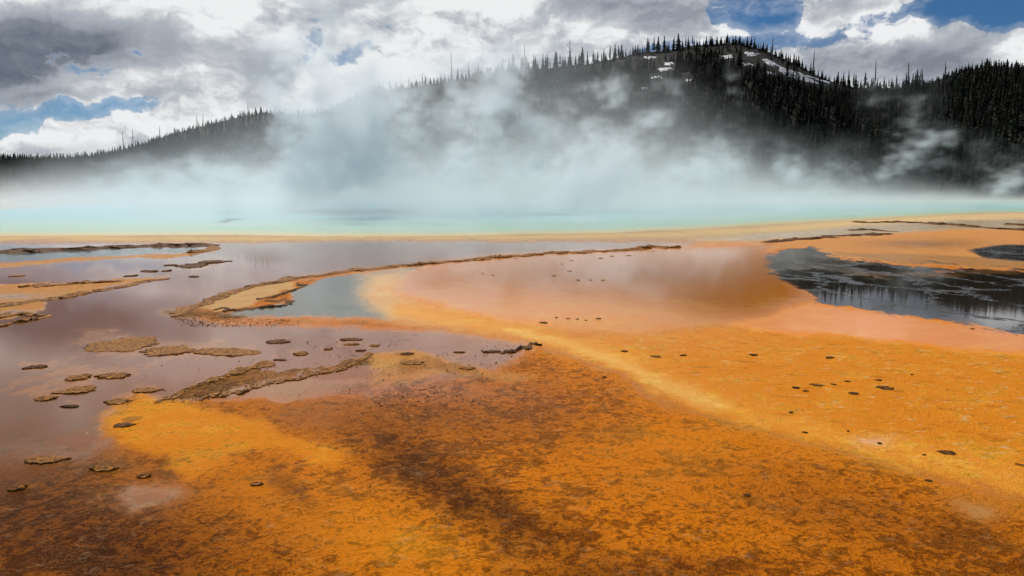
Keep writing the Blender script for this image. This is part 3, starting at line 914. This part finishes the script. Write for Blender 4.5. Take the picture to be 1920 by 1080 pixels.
for pts, label in SNOWS:
    P = np.array(pts, float); cen = P.mean(0)
    ring = []
    n = len(P)
    for i in range(n):
        for t in (0, 0.25, 0.5, 0.75):
            q = P[i] * (1 - t) + P[(i + 1) % n] * t
            q = cen + (q - cen) * (1.0, 0.8) + RNG.normal(size=2) * (2.0, 0.9)
            ring.append(q)
    ring = np.array(ring); m = len(ring)
    levels = (1.0, 0.75, 0.4)
    vs_ = []; ok = True
    for L in levels:
        for q in cen + (ring - cen) * L:
            hh = hill_hit(*q) or hill_hit(q[0], q[1] + 4)
            if hh is None: ok = False; break
            r, a = hh
            vs_.append((r * math.sin(a), r * math.cos(a), float(hill_h(np.array([a]), np.array([r]))[0]) + (0.05 if L == 1 else 0.35)))
        if not ok: break
    if not ok: continue
    hh = hill_hit(*cen); r, a = hh
    vs_.append((r * math.sin(a), r * math.cos(a), float(hill_h(np.array([a]), np.array([r]))[0]) + 0.4))
    fs_ = []
    for k in range(2):
        for i in range(m):
            j = (i + 1) % m
            fs_ += [(k * m + i, k * m + j, (k + 1) * m + j), (k * m + i, (k + 1) * m + j, (k + 1) * m + i)]
    for i in range(m): fs_.append((2 * m + i, 2 * m + (i + 1) % m, 3 * m))
    o = link('snow_patch', mesh_np('snow_patch', vs_, fs_, snow, True))
    tag(o, label, 'snow patch', 'snow patches on the hill')

# ------------------------------------------------------------------ sinter rims, crusts and stones
crust, b = new_mat('sinter_crust')
oc = E(E.nt.nodes.new('ShaderNodeNewGeometry').outputs['Position'])
n1_ = noise(oc, 22.0, 5, 0.65, 0.4); n2_ = noise(oc, 70.0, 4, 0.7)
c = mix(ss(n1_, 0.40, 0.60), (0.070, 0.026, 0.006), (0.36, 0.145, 0.020))
c = mix(ss(n2_, 0.56, 0.70) * 0.55, c, (0.56, 0.34, 0.12))
b.inputs['Specular IOR Level'].default_value = 0.08
setin(b, 'Base Color', c); b.inputs['Roughness'].default_value = 0.7
bump(b, n1_ * 0.6 + n2_ * 0.5, 1.0, 0.02)
crust_dark, b = new_mat('sinter_crust_dark')
oc = E(E.nt.nodes.new('ShaderNodeNewGeometry').outputs['Position'])
n1_ = noise(oc, 25.0, 5, 0.65, 0.4)
setin(b, 'Base Color', mix(ss(n1_, 0.4, 0.66), (0.050, 0.021, 0.007), (0.19, 0.078, 0.018))); b.inputs['Roughness'].default_value = 0.75; b.inputs['Specular IOR Level'].default_value = 0.08
bump(b, n1_, 1.0, 0.02)


def ridge_obj(pts_px, w_m, h_m, label, mat=crust, step_px=3.0, cat='sinter rim', group='sinter rims round the pools', jit=1.0):
    P = np.array(pts_px, float)
    L = np.concatenate([[0], np.cumsum(np.hypot(np.diff(P[:, 0]), np.diff(P[:, 1])))])
    n = max(8, int(L[-1] / step_px))
    s = np.linspace(0, L[-1], n)
    # smooth the corners
    px = np.stack([np.interp(s, L, P[:, 0]), np.interp(s, L, P[:, 1])], 1)
    ker = np.ones(7) / 7
    for k in (0, 1):
        px[3:-3, k] = np.convolve(px[:, k], ker, 'valid')
    G = np.array([ground_pt(*q) for q in px])
    sc_ = np.hypot(G[:, 0], G[:, 1]) / 10.0
    seed_ = RNG.uniform(0, 400)
    G[:, 0] += NC(s * 0.9 + seed_, s * 0) * 0.03 * sc_ * jit; G[:, 1] += NC(s * 0.9 + seed_ + 50, s * 0) * 0.10 * sc_ * jit
    tg = np.gradient(G, axis=0); tg /= np.linalg.norm(tg, axis=1)[:, None] + 1e-9
    nr = np.stack([-tg[:, 1], tg[:, 0]], 1)
    prof = np.linspace(-1, 1, 9)
    w = np.interp(s, [0, L[-1]], w_m) * (0.75 + 0.45 * np.abs(NC(s * 1.1, s * 0 + seed_)))
    w *= np.clip(np.minimum(s, L[-1] - s) / (step_px * 3) + 0.15, 0, 1)
    h = np.interp(s, [0, L[-1]], h_m) * np.clip(0.62 + 0.40 * NC(s * 1.9 + 77, s * 0 + seed_), 0.12, 1.7)
    v = []
    for j, q in enumerate(prof):
        off = G + nr * (w * q)[:, None]
        lump = np.clip(1 + 0.40 * NC(off[:, 0] * 60 / sc_.mean(), off[:, 1] * 60 / sc_.mean() + j * 9), 0.2, 1.9)
        z = h * (1 - abs(q) ** 2.2) * lump - (0.02 if abs(q) == 1 else 0.0)
        v.append(np.column_stack([off, z]))
    v = np.stack(v, 1).reshape(-1, 3)
    ii = np.arange(n * 9).reshape(n, 9)
    f = np.stack([ii[:-1, :-1], ii[1:, :-1], ii[1:, 1:], ii[:-1, 1:]], -1).reshape(-1, 4)
    o = link('sinter_ridge', mesh_np('sinter_ridge', v, f, mat, False))
    return tag(o, label, cat, group)


ridge_obj([(332, 592), (348, 580), (385, 569), (430, 549), (480, 536), (540, 523), (620, 513), (700, 503.5), (790, 494.5), (880, 486.5), (970, 479.5), (1060, 474), (1150, 469), (1270, 462.5)],
          (0.12, 0.22), (0.017, 0.050), 'longest brown sinter rim, hooked at its near end and running far right', crust, 2.0)
ridge_obj([(400, 583), (450, 580), (500, 576), (535, 571), (549, 566), (540, 562), (500, 564)], (0.05, 0.05), (0.016, 0.02), 'thin dark rim inside the hook, edging the grey pool', crust_dark, 2.0)
ridge_obj([(490, 559), (525, 553), (550, 545), (575, 536), (560, 530)], (0.06, 0.06), (0.016, 0.02), 'short dark rim curling round the sandy shelf in the hook', crust_dark, 2.0)
ridge_obj([(40, 538), (100, 533.5), (180, 528), (230, 525.5)], (0.07, 0.10), (0.015, 0.018), 'thin upper rim of the left orange spit', crust, 2.5)
ridge_obj([(-60, 580), (0, 572), (100, 560), (190, 544), (255, 530), (322, 519.5)], (0.12, 0.12), (0.020, 0.018), 'brown lower rim of the left orange spit, pointed at the end', crust, 2.0)
ridge_obj([(-60, 592), (20, 590), (70, 589), (86, 592), (60, 599), (0, 611), (-60, 622)], (0.07, 0.07), (0.017, 0.017), 'looped brown rim closing the small spit at left edge', crust, 2.0)
ridge_obj([(-120, 478), (0, 473), (130, 467.5), (260, 461.5), (390, 458.5), (401, 461)], (0.45, 0.45), (0.055, 0.05), 'dark far rim along the grey inlet at left', crust_dark, 2.0)
ridge_obj([(401, 461), (397, 468), (360, 474)], (0.30, 0.3), (0.06, 0.05), 'orange brown tip closing the grey inlet at left', crust, 1.5)
ridge_obj([(1430, 454), (1500, 447.5), (1560, 443), (1630, 439.5), (1680, 439)], (0.24, 0.28), (0.035, 0.035), 'dark rim arching over the orange flats at right', crust_dark, 2.0)
ridge_obj([(1594, 431.5), (1612, 429.5), (1640, 431.5), (1678, 434)], (0.3, 0.2), (0.035, 0.03), 'short dark rim left of the far right stream', crust_dark, 2.0)
ridge_obj([(1615, 417.5), (1670, 416), (1720, 417.5), (1800, 422), (1870, 429), (1960, 434)], (0.25, 0.35), (0.04, 0.07), 'farthest dark rim along the far right stream', crust_dark, 2.0)
ridge_obj([(1890, 421), (1940, 423)], (0.3, 0.3), (0.05, 0.05), 'dark rim scrap at the far right edge', crust_dark, 2.0)
ridge_obj([(905, 657), (940, 659), (965, 656), (985, 650), (1016, 646)], (0.035, 0.03), (0.013, 0.016), 'thin black bent rim beside the runoff channel', crust_dark, 2.0)
ridge_obj([(302, 752), (335, 737), (420, 707), (470, 692), (516, 682)], (0.05, 0.03), (0.012, 0.010), 'lumpy upper rim of the gravel bar', crust, 2.0)
ridge_obj([(385, 746), (440, 737), (500, 722), (560, 706), (640, 690), (700, 668)], (0.035, 0.035), (0.012, 0.012), 'lumpy lower rim of the gravel bar', crust, 2.0)


def crust_obj(u, v, wpx, aspect, hh, label, mat=crust, ring=0.0, group='crust islets in the shallow lagoon', name='sinter_crust', cat='sinter crust', irr=0.30, tilt=0.0):
    """an irregular raised plate; ring > 0 leaves the middle low"""
    x, y = ground_pt(u, v); r = math.hypot(x, y)
    a = wpx * 0.90 / F * r / 2; bb = a * aspect; hh = hh * 0.45
    seg, lev = 56, 7
    g = RNG.uniform(0, 300); th = np.linspace(0, 2 * math.pi, seg, endpoint=False)
    rr = 1 + irr * NA(np.cos(th) * 22 + g, np.sin(th) * 22 + g) + 0.14 * NC(np.cos(th) * 50 + g, np.sin(th) * 50)
    rr = np.clip(rr, 0.35, 1.8)
    vs_ = [];
    for k in range(lev):
        q = [1.0, 0.94, 0.84, 0.68, 0.5, 0.3, 0.12][k]
        px_, py_ = np.cos(th) * rr * q * a, np.sin(th) * rr * q * bb
        ca, sa = math.cos(tilt), math.sin(tilt)
        px_, py_ = px_ * ca - py_ * sa, px_ * sa + py_ * ca
        top = [-0.012, 0.75, 1.0, 0.92, 0.8, 0.75, 0.72][k]
        if ring and k >= 3: top = top * (1 - ring)
        if k == 0: z = np.full(seg, -0.012)
        else: z = hh * top * np.clip(0.62 + 0.50 * NC(px_ / a * 34 + g, py_ / a * 34 + g * 2), 0.03, 1.9)
        if ring and k >= 4: z = z - hh * 0.35 * ring
        vs_.append(np.column_stack([px_, py_, z]))
    vs_ = np.concatenate(vs_ + [[[0, 0, hh * (0.7 if not ring else 0.7 * (1 - ring) - 0.35 * ring)]]])
    fs_ = []
    for k in range(lev - 1):
        for i in range(seg):
            j = (i + 1) % seg
            fs_ += [(k * seg + i, k * seg + j, (k + 1) * seg + j), (k * seg + i, (k + 1) * seg + j, (k + 1) * seg + i)]
    for i in range(seg): fs_.append(((lev - 1) * seg + i, (lev - 1) * seg + (i + 1) % seg, lev * seg))
    o = link(name, mesh_np(name, vs_, fs_, mat, False), None, (x, y, 0))
    return tag(o, label, cat, group)


for (u, v, w, asp, hh, label, mt, rg) in ISLETS:
    crust_obj(u, v, w, asp, hh, label, crust_dark if mt == 'dark' else crust, rg)

STONES = [  # columns, rows, width px
    ((1020, 605, 20), (1122, 597, 12), (1043, 595, 9), (1065, 597, 8), (1082, 598, 8), (1098, 600, 6), (968, 484, 8), (1126, 484, 10), (1146, 480, 16), (1178, 479, 10), (1068, 508, 10),
     (1038, 517, 9), (1083, 525, 8), (1107, 525, 8), (1131, 525, 10), (1072, 488, 6), (905, 513, 6), (924, 516, 6), (1225, 471, 7), (1054, 495, 6)),
    ((1170, 658, 13), (1228, 668, 20), (1281, 666, 14), (1413, 665, 17), (1555, 670, 17), (1532, 722, 28), (1493, 726, 16), (1510, 732, 12), (1660, 727, 32), (1600, 737, 20), (1647, 712, 13),
     (1590, 715, 12), (1563, 720, 10), (1823, 616, 10), (1134, 707, 12), (1710, 702, 5)),
    ((1483, 773, 11), (1510, 811, 14), (1590, 808, 9), (1650, 831, 10), (1773, 848, 27), (1915, 872, 16), (1740, 901, 15), (1400, 928, 14), (1732, 853, 8)),
]
SL = [('small dark stone in the shallow orange basin inside the long rim', 'stones in the orange basin'),
      ('dark stone on the flecked orange mat right of the runoff channel', 'stones on the flecked orange mat'),
      ('dark pebble in or beside the yellow runoff channel', 'pebbles along the yellow runoff channel')]
SPECIAL = {(1660, 727): 'largest flat brown stone on the flecked orange mat', (1532, 722): 'ragged cluster-like dark stone on the flecked orange mat', (1773, 848): 'long dumbbell-shaped dark pebble beside the runoff channel',
           (1020, 605): 'largest dark stone at the near edge of the orange basin', (1228, 668): 'leaning dark stone at the left of the flecked mat', (968, 484): 'dark stone hard under the long rim',
           (1915, 872): 'dark pebble cut by the right picture edge beside the runoff channel', (1400, 928): 'dark pebble on the blotched mat below the runoff channel'}
for grp, (lab, gname) in zip(STONES, SL):
    for (u, v, w) in grp:
        crust_obj(u, v, w * 0.72, 0.8, 0.006 + w * 0.0007 * (math.hypot(*ground_pt(u, v)) / 10) * 0.35, SPECIAL.get((u, v), lab), random.choice([crust_dark, crust_dark, crust]), 0, gname, 'stone', 'stone', irr=0.5, tilt=random.uniform(-.5, .5))

# gravel: crumbs of sinter strewn on the bar, the hook and the speckled belts
ico_v = np.array([(0, 0, 1), (.9, 0, .3), (.28, .85, .3), (-.72, .52, .3), (-.72, -.52, .3), (.28, -.85, .3), (0, 0, -.6)], np.float32)
ico_f = np.array([(0, 1, 2), (0, 2, 3), (0, 3, 4), (0, 4, 5), (0, 5, 1), (6, 2, 1), (6, 3, 2), (6, 4, 3), (6, 5, 4), (6, 1, 5)], np.int32)


def strew(items, mat, name, label):
    vs_, fs_, t0_ = [], [], 0
    for (x, y, s) in items:
        q = ico_v * (s * RNG.uniform(0.7, 1.3, (1, 3)) * (1, 1, 0.7)) * RNG.uniform(0.75, 1.25, (7, 1)) + (x, y, s * 0.1 - 0.003)
        vs_.append(q); fs_.append(ico_f + t0_); t0_ += 7
    return tag(link(name, mesh_np(name, np.concatenate(vs_), np.concatenate(fs_), mat)), label, name, kind='stuff')


def zone(n, poly, smin, smax):
    P = np.array(poly, float); res = []
    while len(res) < n:
        u = RNG.uniform(P[:, 0].min(), P[:, 0].max()); v = RNG.uniform(P[:, 1].min(), P[:, 1].max())
        ins = False
        for i in range(len(P)):
            x1, y1 = P[i]; x2, y2 = P[(i + 1) % len(P)]
            if (y1 > v) != (y2 > v) and u < (x2 - x1) * (v - y1) / (y2 - y1) + x1: ins = not ins
        if not ins and RNG.random() > 0.04: continue
        x, y = ground_pt(u, v)
        if NA(x * 40, y * 40) < -0.5: continue
        res.append((x, y, RNG.uniform(smin, smax) * (0.6 + RNG.random() ** 3)))
    return res


bar = [(300, 757), (330, 736), (420, 704), (512, 681), (522, 690), (500, 704), (560, 699), (640, 684), (702, 662), (704, 676), (640, 694), (560, 710), (480, 730), (390, 750)]
hook = [(325, 596), (345, 578), (400, 583), (480, 597), (560, 600), (560, 610), (440, 612), (360, 612)]
belt = [(560, 640), (700, 600), (1000, 650), (960, 740), (850, 790), (640, 760), (690, 700)]
strew(zone(1100, bar, .003, .010) + zone(1100, hook, .004, .013), crust, 'gravel', 'ochre sinter gravel on the bar and round the hooked rim')
strew(zone(1500, belt, .003, .009) + zone(500, [(560, 800), (700, 800), (1100, 960), (1150, 1040), (900, 1030), (600, 880)], .003, .007), crust_dark, 'grit', 'dark grit speckling the brown mats')

# ------------------------------------------------------------------ steam over the spring
VX0, VX1, VY0, VY1, VZ0, VZ1 = -80.0, 80.0, 33.0, 140.0, 0.0, 30.0
NX, NY, NZ = 384, 128, 100
r3 = np.random.default_rng(5)


def field3(beta, kmin, seed, stretch=(1, 1, 1)):
    g = np.random.default_rng(seed)
    n = (NX, NY, NZ)
    dxx = [(VX1 - VX0) / NX, (VY1 - VY0) / NY, (VZ1 - VZ0) / NZ]
    kx = np.fft.fftfreq(NX, dxx[0])[:, None, None] * stretch[0]; ky = np.fft.fftfreq(NY, dxx[1])[None, :, None] * stretch[1]
    kz = np.fft.rfftfreq(NZ, dxx[2])[None, None, :] * stretch[2]
    k = np.sqrt(kx * kx + ky * ky + kz * kz)
    amp = np.where(k > kmin, 1 / np.maximum(k, 1e-6) ** beta, 0)
    a = np.fft.irfftn((g.normal(size=k.shape) + 1j * g.normal(size=k.shape)) * amp, s=n)
    return (a / a.std()).astype(np.float32)


xs = VX0 + (np.arange(NX) + 0.5) / NX * (VX1 - VX0); ys = VY0 + (np.arange(NY) + 0.5) / NY * (VY1 - VY0); zs = VZ0 + (np.arange(NZ) + 0.5) / NZ * (VZ1 - VZ0)
X3, Y3, Z3 = [a.astype(np.float32) for a in np.meshgrid(xs, ys, zs, indexing='ij')]
f1 = field3(2.2, 0.02, 1, (1, 1, 0.8)); f2 = field3(2.1, 0.02, 2); f3 = field3(1.75, 0.05, 3, (1, 1, 0.75)); f4 = field3(1.9, 0.04, 4, (1, 1, 0.8)); f5 = field3(1.6, 0.14, 6, (1, 1, 0.7))
# turbulence carries the plumes sideways, more so the higher they rise
Xw = X3 + f1 * (0.5 + Z3 * 0.11) + f4 * (0.5 + Z3 * 0.05); Yw = Y3 + f2 * (0.4 + Z3 * 0.13); Zw = Z3 + f2 * (0.2 + Z3 * 0.10) + f3 * 0.5
tex = np.exp(0.85 * f3 + 0.55 * f5 - 0.5)
# plumes: column and row of the top, width px at the foot, strength, distance
PLUMES = [
    (600, -420, 85, 0.62, 70), (665, -330, 90, 0.68, 66), (540, -60, 60, 0.6, 70), (625, 100, 90, 0.7, 72), (745, -20, 56, 0.42, 78), (700, 190, 76, 0.62, 68), (560, 195, 64, 0.65, 74),
    (800, 150, 60, 0.6, 72), (925, 35, 56, 1.25, 66), (885, 150, 58, 0.85, 74), (985, 160, 56, 0.8, 62), (1110, 70, 40, 0.90, 84), (1075, 150, 52, 0.9, 70), (820, 230, 66, 0.6, 68),
    (1170, 115, 50, 0.9, 74), (1150, 225, 70, 0.8, 64), (1260, 215, 60, 0.6, 80), (1325, 80, 30, 0.6, 72), (1345, 190, 40, 0.32, 78), (1300, 275, 90, 0.9, 70), (1000, 220, 70, 0.75, 76),
    (1450, 240, 60, 0.85, 78), (1535, 265, 52, 0.55, 86), (1620, 290, 56, 0.5, 80), (1735, 145, 42, 0.60, 86), (1700, 275, 62, 0.5, 90), (1850, 235, 40, 0.38, 96), (1890, 290, 66, 0.42, 92),
    (520, 215, 46, 0.6, 68), (450, 285, 44, 0.6, 66), (370, 245, 56, 0.8, 64), (270, 255, 70, 0.8, 62), (185, 280, 56, 0.55, 70), (70, 336, 44, 0.3, 76),
    (1000, 285, 120, 0.7, 70), (830, 275, 110, 0.7, 64), (600, 290, 100, 0.7, 64), (-160, 305, 90, 0.4, 80), (2000, 285, 60, 0.3, 96), (420, 318, 90, 0.5, 70), (1200, 300, 100, 0.8, 78),
]
plume = np.zeros(X3.shape, np.float32); wisp = np.zeros(X3.shape, np.float32)
for (u, v, w, k, Y) in PLUMES:
    X = (u - 960) / F * Y; zt = (HOR - v) / F * Y + CAM_H; w0 = w / F * Y
    q = np.clip(Zw / zt, 0, 2)
    rr = w0 * (0.50 + 0.75 * q)
    d2 = (Xw - X - 0.05 * Zw) ** 2 + ((Yw - Y) * 0.7) ** 2
    one_ = k * sst(Zw, -0.3, 4.0) * np.exp(-d2 / (rr * rr)) * np.exp(-(q / 0.85) ** 4) * (1 - 0.5 * np.clip(q, 0, 1))
    plume += one_
    if u > 1400: wisp += one_                      # thin drifting wisps before the right hill
body = np.clip(plume * (1 + 0.66 * f3 + 0.62 * f5) - 0.29, 0, 1.2)                 # ragged, eroded edges
# veil lying on the water, thickest in the middle of the pool
xr = X3 / Y3
veil_top = np.interp(xr, [-0.9, -0.66, -0.5, -0.35, -0.15, 0.05, 0.2, 0.35, 0.5, 0.68, 0.9], [0.8, 1.0, 1.7, 2.3, 3.0, 3.0, 2.5, 1.6, 0.85, 0.5, 0.4]).astype(np.float32)
shoreY = np.interp(xs, sp[:, 0], sp[:, 1])[:, None, None]
inpool = sst(Y3, shoreY - 1.5, shoreY + 6.0) * sst(Y3, VY1 - 1, VY1 - 18)
veil = np.exp(-np.clip(Zw, 0, 99) / veil_top) * inpool * (0.35 + 0.65 * np.clip(tex, 0, 3))
edge = sst(X3, VX0, VX0 + 6) * sst(X3, VX1, VX1 - 6) * sst(Z3, VZ1, VZ1 - 6) * sst(Y3, VY0, VY0 + 3) * sst(Y3, VY1, VY1 - 4)
dens = (0.22 * body * (0.45 + 0.55 * np.clip(tex, 0, 2.5)) + 0.009 * plume * tex + 0.026 * wisp * tex + 0.070 * veil) * edge
dens = np.where(dens < 0.0012, 0, dens).astype(np.float32)

# the field is carried by a cloud of samples and turned into a fog volume inside a geometry-node tree
order = dens.transpose(2, 1, 0).ravel()            # x fastest
pm = bpy.data.meshes.new('steam_samples')
pm.vertices.add(order.size)
at = pm.attributes.new('fog', 'FLOAT', 'POINT'); at.data.foreach_set('value', order)
steam = link('steam', pm)
tag(steam, 'white and bluish steam rising from the hot spring in ragged plumes', 'steam', kind='stuff')
vm = bpy.data.materials.new('steam'); vm.use_nodes = True; E.nt = vm.node_tree
for n in list(vm.node_tree.nodes): vm.node_tree.nodes.remove(n)
vo = vm.node_tree.nodes.new('ShaderNodeOutputMaterial')
pv = vm.node_tree.nodes.new('ShaderNodeVolumePrincipled')
pv.inputs['Density'].default_value = 1.0
pv.inputs['Density Attribute'].default_value = 'density'
pv.inputs['Anisotropy'].default_value = 0.3
gpos = E(vm.node_tree.nodes.new('ShaderNodeNewGeometry').outputs['Position'])
vm.node_tree.nodes['Principled Volume'].inputs['Color'].default_value = (0.775, 0.815, 0.85, 1)
vm.node_tree.links.new(pv.outputs[0], vo.inputs['Volume'])
gn = bpy.data.node_groups.new('steam_volume', 'GeometryNodeTree')
gn.interface.new_socket('Geometry', in_out='INPUT', socket_type='NodeSocketGeometry')
gn.interface.new_socket('Geometry', in_out='OUTPUT', socket_type='NodeSocketGeometry')
gi = gn.nodes.new('NodeGroupInput'); go = gn.nodes.new('NodeGroupOutput')
E.nt = gn
pos = E(gn.nodes.new('GeometryNodeInputPosition').outputs[0])
q = gn.nodes.new('ShaderNodeSeparateXYZ'); gn.links.new(pos.s, q.inputs[0])
ox, oy, oz = [E(o) for o in q.outputs]
ix = mn(mx(E.m('ROUND', (ox - VX0) * (NX / (VX1 - VX0)) - 0.5), 0.0), NX - 1.0)
iy = mn(mx(E.m('ROUND', (oy - VY0) * (NY / (VY1 - VY0)) - 0.5), 0.0), NY - 1.0)
iz = mn(mx(E.m('ROUND', (oz - VZ0) * (NZ / (VZ1 - VZ0)) - 0.5), 0.0), NZ - 1.0)
# whole-number index: float32 is exact up to 16 million
ind = ix + iy * float(NX) + iz * float(NX * NY)
na = gn.nodes.new('GeometryNodeInputNamedAttribute'); na.data_type = 'FLOAT'; na.inputs['Name'].default_value = 'fog'
si = gn.nodes.new('GeometryNodeSampleIndex'); si.data_type = 'FLOAT'; si.domain = 'POINT'
gn.links.new(gi.outputs[0], si.inputs['Geometry'])
gn.links.new([o for o in na.outputs if o.enabled][0], [i for i in si.inputs if i.name == 'Value' and i.enabled][0])
gn.links.new(ind.s, si.inputs['Index'])
vc = gn.nodes.new('GeometryNodeVolumeCube')
gn.links.new([o for o in si.outputs if o.enabled][0], vc.inputs['Density'])
vc.inputs['Background'].default_value = 0
vc.inputs['Min'].default_value = (VX0, VY0, VZ0); vc.inputs['Max'].default_value = (VX1, VY1, VZ1)
vc.inputs['Resolution X'].default_value = NX; vc.inputs['Resolution Y'].default_value = NY; vc.inputs['Resolution Z'].default_value = NZ
sm = gn.nodes.new('GeometryNodeSetMaterial'); sm.inputs['Material'].default_value = vm
gn.links.new(vc.outputs[0], sm.inputs['Geometry'])
gn.links.new(sm.outputs[0], go.inputs[0])
md = steam.modifiers.new('steam_volume', 'NODES'); md.node_group = gn
